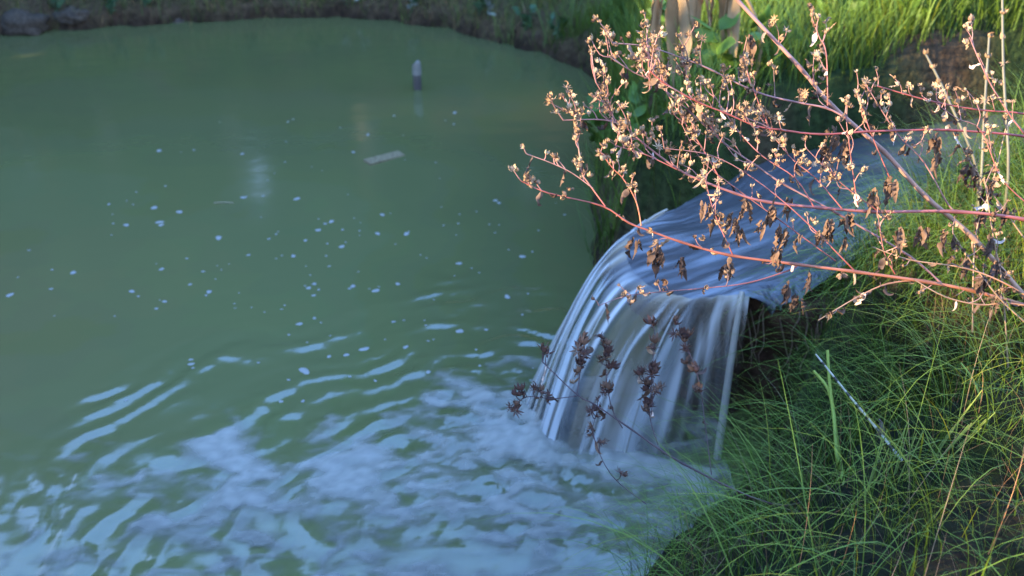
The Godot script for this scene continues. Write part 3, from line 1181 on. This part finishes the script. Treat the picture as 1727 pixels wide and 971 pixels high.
func make_weeds() -> void:
	rng.seed = 504
	make_shapes()
	var red := Color(0.26, 0.055, 0.05)
	var red2 := Color(0.34, 0.085, 0.06)
	var pink := Color(0.34, 0.16, 0.13)
	var tan := Color(0.36, 0.22, 0.12)
	var orange := Color(0.42, 0.16, 0.07)
	var grey := Color(0.20, 0.12, 0.11)
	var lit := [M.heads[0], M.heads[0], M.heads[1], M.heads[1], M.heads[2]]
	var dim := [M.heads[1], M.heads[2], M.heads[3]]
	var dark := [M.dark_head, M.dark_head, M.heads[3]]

	# --- the tall weed with the thick tan stem
	var foot := on_ground(1.36, -2.12)
	var a := thing("dry_weed", "tall dry weed whose thick tan stem crosses the stream diagonally", "plant", foot)
	var s1 := [Vector3(0.450, 1.822, -2.348), Vector3(0.478, 1.786, -2.340), Vector3(0.641, 1.629, -2.311), Vector3(0.714, 1.552, -2.295), Vector3(0.847, 1.445, -2.277), Vector3(0.954, 1.343, -2.256), Vector3(1.078, 1.245, -2.238), Vector3(1.219, 1.104, -2.205), Vector3(1.341, 0.973, -2.172)]
	s1.append(foot + Vector3(0, -0.03, 0))
	var n1 := plant_stem(a, s1, 0.0042, 0.0085, pink, tan, 0.22, 5)
	dress(a, n1, s1, 0.04, 0.32, 7, Vector2(0.03, 0.07), Vector2i(2, 4), 6, pink, lit)
	var s5 := [Vector3(0.208, 1.723, -2.192), Vector3(0.284, 1.712, -2.203), Vector3(0.371, 1.682, -2.206), Vector3(0.420, 1.662, -2.206), Vector3(0.521, 1.614, -2.202), Vector3(0.605, 1.590, -2.207), Vector3(0.681, 1.573, -2.213), Vector3(0.725, 1.552, -2.211)]
	var n5 := plant_stem(a, s5, 0.0016, 0.0028, grey, pink)
	dress(a, n5, s5, 0.0, 0.9, 14, Vector2(0.02, 0.07), Vector2i(2, 4), 8, grey, dim)
	var s9 := [Vector3(0.768, 1.615, -2.228), Vector3(0.850, 1.509, -2.229), Vector3(0.925, 1.438, -2.234), Vector3(0.995, 1.340, -2.231), Vector3(1.021, 1.315, -2.231)]
	var n9 := plant_stem(a, s9, 0.0012, 0.0022, pink, pink)
	dress(a, n9, s9, 0.0, 0.5, 8, Vector2(0.02, 0.05), Vector2i(2, 4), 8, pink, lit)

	# --- the weed of red stems
	foot = on_ground(1.42, -2.2)
	var b := thing("dry_weed", "red stemmed dry weed spreading flat over the stream, full of seed heads", "plant", foot)
	var s3 := [Vector3(0.106, 1.590, -2.096), Vector3(0.191, 1.582, -2.119), Vector3(0.239, 1.563, -2.123), Vector3(0.276, 1.530, -2.120), Vector3(0.354, 1.472, -2.116), Vector3(0.406, 1.445, -2.118), Vector3(0.486, 1.411, -2.124), Vector3(0.558, 1.387, -2.132), Vector3(0.686, 1.362, -2.154), Vector3(0.820, 1.340, -2.179), Vector3(1.016, 1.320, -2.221), Vector3(1.193, 1.286, -2.249), Vector3(1.324, 1.236, -2.255)]
	s3.append(foot)
	var n3 := plant_stem(b, s3, 0.0014, 0.0056, pink, red2)
	dress(b, n3, s3, 0.0, 0.42, 20, Vector2(0.03, 0.09), Vector2i(3, 5), 10, pink, lit)
	var s4 := [Vector3(0.280, 1.688, -2.124), Vector3(0.313, 1.661, -2.122), Vector3(0.385, 1.619, -2.127), Vector3(0.449, 1.591, -2.134), Vector3(0.515, 1.561, -2.140), Vector3(0.573, 1.547, -2.151), Vector3(0.666, 1.529, -2.171), Vector3(0.776, 1.523, -2.202), Vector3(0.856, 1.517, -2.223), Vector3(0.977, 1.506, -2.253), Vector3(1.166, 1.476, -2.291), Vector3(1.279, 1.441, -2.304)]
	s4.append(foot + Vector3(0.01, 0, -0.02))
	var n4 := plant_stem(b, s4, 0.0015, 0.0036, red2, red)
	dress(b, n4, s4, 0.0, 0.45, 15, Vector2(0.03, 0.08), Vector2i(3, 5), 9, pink, lit)
	var s6 := [Vector3(0.201, 1.695, -2.196), Vector3(0.255, 1.660, -2.196), Vector3(0.306, 1.634, -2.198), Vector3(0.378, 1.576, -2.193), Vector3(0.462, 1.503, -2.184), Vector3(0.539, 1.450, -2.181), Vector3(0.604, 1.407, -2.179), Vector3(0.738, 1.333, -2.178), Vector3(0.913, 1.229, -2.174), Vector3(0.994, 1.164, -2.164)]
	var n6 := plant_stem(b, s6, 0.0013, 0.0032, grey, pink)
	dress(b, n6, s6, 0.0, 0.55, 18, Vector2(0.03, 0.08), Vector2i(3, 5), 12, pink, lit)
	var s8 := [Vector3(0.819, 1.588, -2.311), Vector3(0.950, 1.550, -2.317), Vector3(1.068, 1.525, -2.329), Vector3(1.179, 1.510, -2.343), Vector3(1.274, 1.476, -2.344)]
	s8.append(foot + Vector3(-0.02, 0, 0.01))
	var n8 := plant_stem(b, s8, 0.0016, 0.003, red2, red)
	dress(b, n8, s8, 0.0, 0.5, 9, Vector2(0.03, 0.06), Vector2i(2, 4), 7, pink, lit)
	var s10 := [Vector3(1.024, 1.683, -2.365), Vector3(1.076, 1.594, -2.341), Vector3(1.131, 1.521, -2.321), Vector3(1.174, 1.475, -2.310), Vector3(1.274, 1.375, -2.286)]
	s10.append(foot + Vector3(0.0, 0, 0.02))
	var n10 := plant_stem(b, s10, 0.0013, 0.003, pink, red)
	dress(b, n10, s10, 0.0, 0.5, 7, Vector2(0.02, 0.05), Vector2i(1, 3), 5, pink, lit)
	var branches := [[Vector3(0.215, 1.538, -2.085), Vector3(0.246, 1.528, -2.089), Vector3(0.284, 1.514, -2.091), Vector3(0.348, 1.482, -2.092)], [Vector3(0.172, 1.660, -2.136), Vector3(0.193, 1.624, -2.136), Vector3(0.210, 1.585, -2.134), Vector3(0.236, 1.559, -2.137)], [Vector3(0.296, 1.663, -2.197), Vector3(0.335, 1.609, -2.176), Vector3(0.375, 1.551, -2.153), Vector3(0.403, 1.516, -2.140), Vector3(0.445, 1.452, -2.114)], [Vector3(0.433, 1.606, -2.203), Vector3(0.482, 1.541, -2.181), Vector3(0.542, 1.483, -2.163), Vector3(0.617, 1.436, -2.150), Vector3(0.661, 1.377, -2.130)], [Vector3(0.547, 1.550, -2.191), Vector3(0.602, 1.480, -2.171), Vector3(0.665, 1.431, -2.160), Vector3(0.729, 1.365, -2.142)], [Vector3(0.359, 1.694, -2.215), Vector3(0.381, 1.622, -2.195), Vector3(0.416, 1.561, -2.180), Vector3(0.454, 1.511, -2.168)]]
	for q in branches:
		var n := plant_stem(b, q, 0.0011, 0.0017, pink, red2, 0.2)
		dress(b, n, q, 0.0, 0.85, 8, Vector2(0.02, 0.07), Vector2i(3, 5), 7, pink, lit)

	# --- a slighter weed of thin pink stems behind it
	foot = on_ground(1.5, -2.35)
	var g := thing("dry_weed", "slight dry weed of many thin pink stems between the red stems and the stream", "plant", foot)
	for q in [[Vector3(0.361, 1.560, -2.148), Vector3(0.408, 1.482, -2.141), Vector3(0.495, 1.410, -2.144), Vector3(0.594, 1.336, -2.148), Vector3(0.738, 1.228, -2.153)], [Vector3(0.401, 1.480, -2.052), Vector3(0.429, 1.399, -2.049), Vector3(0.477, 1.301, -2.046)], [Vector3(0.707, 1.582, -2.160), Vector3(0.730, 1.491, -2.152), Vector3(0.760, 1.376, -2.140)], [Vector3(0.917, 1.584, -2.210), Vector3(0.971, 1.548, -2.215), Vector3(1.033, 1.517, -2.224), Vector3(1.099, 1.407, -2.213), Vector3(1.185, 1.334, -2.213)], [Vector3(0.805, 1.359, -2.130), Vector3(0.837, 1.261, -2.134), Vector3(0.873, 1.203, -2.138)], [Vector3(0.281, 1.722, -2.172), Vector3(0.283, 1.686, -2.160), Vector3(0.287, 1.640, -2.144)], [Vector3(0.491, 1.683, -2.208), Vector3(0.503, 1.646, -2.201), Vector3(0.526, 1.597, -2.192), Vector3(0.558, 1.534, -2.181)], [Vector3(0.642, 1.755, -2.289), Vector3(0.659, 1.714, -2.275), Vector3(0.678, 1.679, -2.262), Vector3(0.687, 1.572, -2.223)], [Vector3(0.745, 1.611, -2.226), Vector3(0.762, 1.572, -2.222), Vector3(0.790, 1.512, -2.217), Vector3(0.846, 1.410, -2.208)], [Vector3(0.317, 1.533, -2.083), Vector3(0.420, 1.510, -2.100), Vector3(0.514, 1.458, -2.100), Vector3(0.624, 1.372, -2.089), Vector3(0.752, 1.252, -2.068)], [Vector3(0.636, 1.500, -2.162), Vector3(0.724, 1.419, -2.156), Vector3(0.813, 1.354, -2.156)]]:
		var line: Array = q
		var n := plant_stem(g, line, 0.0009, 0.0017, pink, red2, 0.25)
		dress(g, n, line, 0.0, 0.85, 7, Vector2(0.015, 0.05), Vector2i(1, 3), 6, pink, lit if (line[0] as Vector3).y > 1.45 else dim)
	hang(g, g.get_child(0), [Vector3(0.411, 1.413, -2.063), Vector3(0.470, 1.392, -2.064), Vector3(0.543, 1.369, -2.067), Vector3(0.616, 1.335, -2.063), Vector3(0.670, 1.336, -2.075), Vector3(0.579, 1.299, -2.076), Vector3(0.504, 1.331, -2.114), Vector3(0.746, 1.289, -2.138)], Vector2(0.02, 0.045), 2)

	# --- the weed of the orange stem, lowest of the large ones
	foot = on_ground(1.3, -2.28)
	var c := thing("dry_weed", "dry weed with a long orange stem reaching across the waterfall to the pond", "plant", foot)
	var s2 := [Vector3(0.020, 1.474, -2.049), Vector3(0.076, 1.446, -2.051), Vector3(0.191, 1.409, -2.066), Vector3(0.250, 1.370, -2.064), Vector3(0.302, 1.347, -2.068), Vector3(0.369, 1.319, -2.072), Vector3(0.478, 1.281, -2.083), Vector3(0.631, 1.246, -2.106), Vector3(0.775, 1.215, -2.127), Vector3(0.952, 1.175, -2.151), Vector3(1.073, 1.143, -2.164), Vector3(1.207, 1.098, -2.173), Vector3(1.323, 1.047, -2.175)]
	s2.append(foot)
	var n2 := plant_stem(c, s2, 0.0012, 0.0062, red2, orange)
	dress(c, n2, s2, 0.0, 0.12, 5, Vector2(0.015, 0.035), Vector2i(2, 3), 3, pink, lit)
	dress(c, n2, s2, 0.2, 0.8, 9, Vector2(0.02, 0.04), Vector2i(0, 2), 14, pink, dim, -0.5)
	var s19 := [Vector3(0.110, 1.627, -2.127), Vector3(0.126, 1.599, -2.115), Vector3(0.136, 1.583, -2.107), Vector3(0.131, 1.564, -2.099), Vector3(0.139, 1.532, -2.085), Vector3(0.146, 1.487, -2.065), Vector3(0.163, 1.462, -2.055), Vector3(0.196, 1.421, -2.038)]
	var n19 := plant_stem(c, s19, 0.0012, 0.0018, Color(0.5, 0.4, 0.26), red2, 0.2)
	dress(c, n19, s19, 0.0, 0.8, 10, Vector2(0.012, 0.035), Vector2i(2, 4), 2, pink, lit)
	var s20 := [Vector3(0.178, 1.533, -2.083), Vector3(0.212, 1.493, -2.068), Vector3(0.231, 1.476, -2.062), Vector3(0.256, 1.439, -2.048), Vector3(0.266, 1.412, -2.037), Vector3(0.272, 1.382, -2.025)]
	var n20 := plant_stem(c, s20, 0.0011, 0.0019, red2, orange, 0.2)
	dress(c, n20, s20, 0.0, 0.7, 7, Vector2(0.012, 0.035), Vector2i(2, 4), 3, pink, lit)
	var s20b := [Vector3(0.039, 1.524, -2.067), Vector3(0.082, 1.509, -2.062), Vector3(0.125, 1.490, -2.054), Vector3(0.169, 1.461, -2.041)]
	var n20b := plant_stem(c, s20b, 0.0009, 0.0013, pink, pink, 0.2)
	dress(c, n20b, s20b, 0.0, 0.9, 6, Vector2(0.01, 0.03), Vector2i(1, 3), 2, pink, lit)
	var s11 := [Vector3(0.188, 1.206, -1.992), Vector3(0.247, 1.217, -2.014), Vector3(0.325, 1.216, -2.034), Vector3(0.424, 1.212, -2.057), Vector3(0.526, 1.211, -2.082), Vector3(0.624, 1.225, -2.115), Vector3(0.644, 1.233, -2.125)]
	var n11 := plant_stem(c, s11, 0.0009, 0.0022, grey, red2)
	dress(c, n11, s11, 0.0, 0.6, 8, Vector2(0.01, 0.04), Vector2i(1, 3), 6, grey, dim)
	for q in [[Vector3(0.808, 1.276, -2.131), Vector3(0.898, 1.242, -2.133), Vector3(1.039, 1.211, -2.148), Vector3(1.154, 1.162, -2.148), Vector3(1.283, 1.080, -2.135)], [Vector3(0.913, 1.196, -2.124), Vector3(0.991, 1.153, -2.120), Vector3(1.079, 1.128, -2.126), Vector3(1.150, 1.124, -2.140), Vector3(1.241, 1.104, -2.149)], [Vector3(0.686, 1.134, -2.048), Vector3(0.785, 1.165, -2.100), Vector3(0.856, 1.180, -2.131), Vector3(0.931, 1.178, -2.153)]]:
		var n := plant_stem(c, q, 0.0014, 0.0026, tan, orange)
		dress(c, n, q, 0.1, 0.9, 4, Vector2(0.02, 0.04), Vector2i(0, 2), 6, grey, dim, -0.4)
	hang(c, n2, [Vector3(0.322, 1.278, -2.131), Vector3(0.334, 1.265, -2.126), Vector3(0.381, 1.246, -2.119), Vector3(0.619, 1.192, -2.108), Vector3(0.674, 1.218, -2.128), Vector3(0.495, 1.224, -2.147), Vector3(0.281, 1.269, -2.192), Vector3(0.662, 1.137, -2.148)], Vector2(0.03, 0.055))
	hang(b, n3, [Vector3(0.450, 1.378, -2.091), Vector3(0.483, 1.365, -2.089), Vector3(0.563, 1.383, -2.111), Vector3(0.591, 1.341, -2.095), Vector3(0.698, 1.351, -2.117), Vector3(0.739, 1.360, -2.128), Vector3(0.862, 1.331, -2.129), Vector3(0.917, 1.322, -2.132), Vector3(0.972, 1.313, -2.134), Vector3(0.628, 1.362, -2.216), Vector3(0.536, 1.351, -2.224)], Vector2(0.03, 0.06), 2)
	hang(a, n1, [Vector3(0.707, 1.523, -2.225), Vector3(0.740, 1.494, -2.211), Vector3(0.940, 1.507, -2.230), Vector3(0.838, 1.419, -2.188), Vector3(0.806, 1.395, -2.177), Vector3(0.534, 1.685, -2.371), Vector3(0.531, 1.650, -2.353), Vector3(0.961, 1.444, -2.263), Vector3(0.719, 1.451, -2.281)], Vector2(0.03, 0.065), 2)

	# --- tan and grey dry stems standing at the right edge
	foot = on_ground(1.2, -2.3)
	var e := thing("dry_weed", "thin tan dry weed with brown hanging leaves at the right edge of the near bank", "plant", foot)
	for q in [[Vector3(1.150, 1.494, -2.354), Vector3(1.118, 1.351, -2.288), Vector3(1.085, 1.247, -2.240), Vector3(1.086, 1.042, -2.143)], [Vector3(1.095, 1.375, -2.286), Vector3(1.122, 1.250, -2.229), Vector3(1.148, 1.148, -2.183), Vector3(1.170, 0.970, -2.101)], [Vector3(1.005, 1.283, -2.184), Vector3(1.043, 1.232, -2.166), Vector3(1.120, 1.144, -2.136), Vector3(1.188, 1.086, -2.119)], [Vector3(1.013, 1.482, -2.348), Vector3(1.074, 1.393, -2.312), Vector3(1.150, 1.303, -2.277), Vector3(1.226, 1.212, -2.241)]]:
		var line: Array = q
		var n := plant_stem(e, line, 0.0014, 0.0024, tan * 0.8, tan * 0.7)
		dress(e, n, line, 0.0, 0.8, 5, Vector2(0.02, 0.05), Vector2i(1, 3), 9, grey, dim)
		hang(e, n, [line[1], (line[1] as Vector3).lerp(line[2], 0.5), line[2]], Vector2(0.03, 0.06))

	# --- the dark weed low in front of the fall
	foot = on_ground(0.72, -2.0)
	var d := thing("dark_weed", "low dark weed with blackish star shaped seed heads before the waterfall", "plant", foot)
	var dk := Color(0.05, 0.025, 0.025)
	var main := [Vector3(0.067, 1.085, -1.954), Vector3(0.140, 1.039, -1.897), Vector3(0.178, 1.027, -1.877), Vector3(0.248, 0.998, -1.835), Vector3(0.356, 0.955, -1.769), Vector3(0.530, 0.917, -1.684)]
	main.append(foot)
	var nm := plant_stem(d, main, 0.0012, 0.003, dk, dk)
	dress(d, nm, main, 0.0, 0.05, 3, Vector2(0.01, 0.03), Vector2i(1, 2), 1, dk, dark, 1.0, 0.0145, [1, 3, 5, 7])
	for q in [[Vector3(0.149, 1.115, -1.972), Vector3(0.149, 1.079, -1.940), Vector3(0.141, 1.035, -1.902)], [Vector3(0.197, 1.133, -1.959), Vector3(0.203, 1.105, -1.936), Vector3(0.204, 1.069, -1.907), Vector3(0.215, 1.021, -1.868), Vector3(0.237, 0.990, -1.842)], [Vector3(-0.002, 0.989, -1.911), Vector3(0.032, 1.016, -1.920), Vector3(0.086, 1.017, -1.912), Vector3(0.141, 1.026, -1.909)], [Vector3(0.305, 1.174, -1.948), Vector3(0.297, 1.093, -1.876), Vector3(0.290, 1.036, -1.826), Vector3(0.306, 0.991, -1.784)], [Vector3(0.348, 1.184, -1.931), Vector3(0.372, 1.151, -1.901), Vector3(0.392, 1.104, -1.859), Vector3(0.403, 1.030, -1.794), Vector3(0.412, 0.956, -1.730)], [Vector3(0.277, 1.080, -1.894), Vector3(0.298, 1.070, -1.865), Vector3(0.291, 1.044, -1.815)], [Vector3(0.191, 0.989, -1.911), Vector3(0.177, 0.952, -1.874), Vector3(0.214, 0.889, -1.811), Vector3(0.288, 0.849, -1.761)]]:
		var line: Array = q
		var n := plant_stem(d, line, 0.0008, 0.0014, dk, dk, 0.2)
		dress(d, n, line, 0.0, 0.75, 7, Vector2(0.008, 0.03), Vector2i(1, 3), 4, dk, dark, 1.0, 0.0145, [1, 3, 5, 7, 3])


func make_horsetails() -> void:
	rng.seed = 505
	# banded stalk of white joints
	var pts := [Vector3(0.738, 0.953, -2.190), Vector3(0.793, 0.915, -2.070), Vector3(0.838, 0.887, -1.970), Vector3(0.892, 0.852, -1.825), Vector3(0.916, 0.836, -1.753)]
	var line := curve_points(pts, 3)
	var o := thing("banded_stalk", "leaning white stalk with black joints in the dark grass", "stalk", line[-1])
	for k in line.size() - 1:
		var p: Vector3 = (line[k] as Vector3) - o.position
		var q: Vector3 = (line[k + 1] as Vector3) - o.position
		var r := lerpf(0.002, 0.0045, k / float(line.size()))
		part("stalk_segment", tube([p.lerp(q, 0.12), p.lerp(q, 0.5), p.lerp(q, 0.88)], r, r * 1.1, 7, Color(0.30, 0.28, 0.20), Color(0.36, 0.34, 0.25), 2), M.stem, o)
		part("joint", tube([p.lerp(q, 0.86), p.lerp(q, 0.95), q.lerp(p, -0.14)], r * 1.15, r * 1.15, 7, Color(0.03, 0.025, 0.02), Color(0.03, 0.025, 0.02), 2), M.stem, o)
	# broad pale blade
	var y0 := Color(0.16, 0.22, 0.03)
	var y1 := Color(0.24, 0.30, 0.045)
	var foot := on_ground(0.86, -2.12)
	var bl := thing("reed_blade", "bright yellow green upright blade beside the white banded stalk", "plant", foot)
	for q in [[Vector3(0.769, 0.959, -2.193), Vector3(0.767, 0.909, -2.140), Vector3(0.771, 0.830, -2.055), Vector3(0.777, 0.755, -1.972), Vector3(0.784, 0.691, -1.900)], [Vector3(0.735, 0.915, -2.168), Vector3(0.764, 0.890, -2.128), Vector3(0.770, 0.850, -2.075), Vector3(0.767, 0.773, -1.971)]]:
		var rel := []
		for p in q:
			rel.append(p - foot)
		rel.append(Vector3(0, -0.02, 0))
		part("blade", tube(rel, 0.0035, 0.006, 5, y1, y0, 3), M.leafy, bl)
	var bent := thing("reed_blade", "short bent yellow green blade at the right of the dark grass", "plant", on_ground(1.2, -2.2))
	var rb := []
	for p in [Vector3(1.044, 0.999, -2.078), Vector3(1.061, 0.980, -2.038), Vector3(1.068, 0.951, -1.985), Vector3(1.058, 0.908, -1.910)]:
		rb.append(p - bent.position)
	rb.append(Vector3.ZERO)
	part("blade", tube(rb, 0.002, 0.004, 5, y1, y0, 3), M.leafy, bent)
	# feathery sprigs
	var names := ["leftmost, behind the white stalk", "second, its tips over the white stalk", "third and widest", "rightmost, reaching furthest right"]
	var tips := [[Vector3(0.832, 0.934, -1.867), Vector3(0.787, 0.838, -1.812), Vector3(0.748, 0.759, -1.766)], [Vector3(0.883, 0.952, -1.854), Vector3(0.844, 0.874, -1.809), Vector3(0.793, 0.785, -1.758)], [Vector3(0.986, 1.025, -1.862), Vector3(0.913, 0.931, -1.819), Vector3(0.853, 0.825, -1.769)], [Vector3(0.977, 0.988, -1.818), Vector3(0.893, 0.900, -1.778), Vector3(0.859, 0.794, -1.729)]]
	for k in 4:
		var base: Vector3 = tips[k][2]
		var sp := thing("horsetail_sprig", "yellow green horsetail sprig in the dark grass, %s" % names[k], "plant", base, "horsetail sprigs in the dark grass")
		for i in 5:
			var off := scatter(Vector3.ZERO, 1.0) * rng.randf_range(0.02, 0.06)
			var t: Vector3 = tips[k][0]
			var m: Vector3 = tips[k][1]
			part("blade", tube([Vector3.ZERO, m - base + off * 0.5, t - base + off], 0.0022, 0.0013, 5, y0 * 0.45, y1 * 0.6, 3), M.leafy, sp)
	# grey dead leaf lying in the grass
	var at: Array = [Vector3(0.848, 0.865, -1.954), Vector3(0.848, 0.918, -1.985)]
	var dl := part("dead_leaf", leaf_mesh(0.36, 1.9, 1.4, 0.9, Color(0.12, 0.085, 0.065), Color(0.17, 0.13, 0.10), 9, 1.2), M.plain, self, aim(at[0], Vector3(0.1, 1, 0.1), 0.065, 1.6))
	tag(dl, "curled grey dead leaf caught in the dark grass beside the white stalk", "leaf")
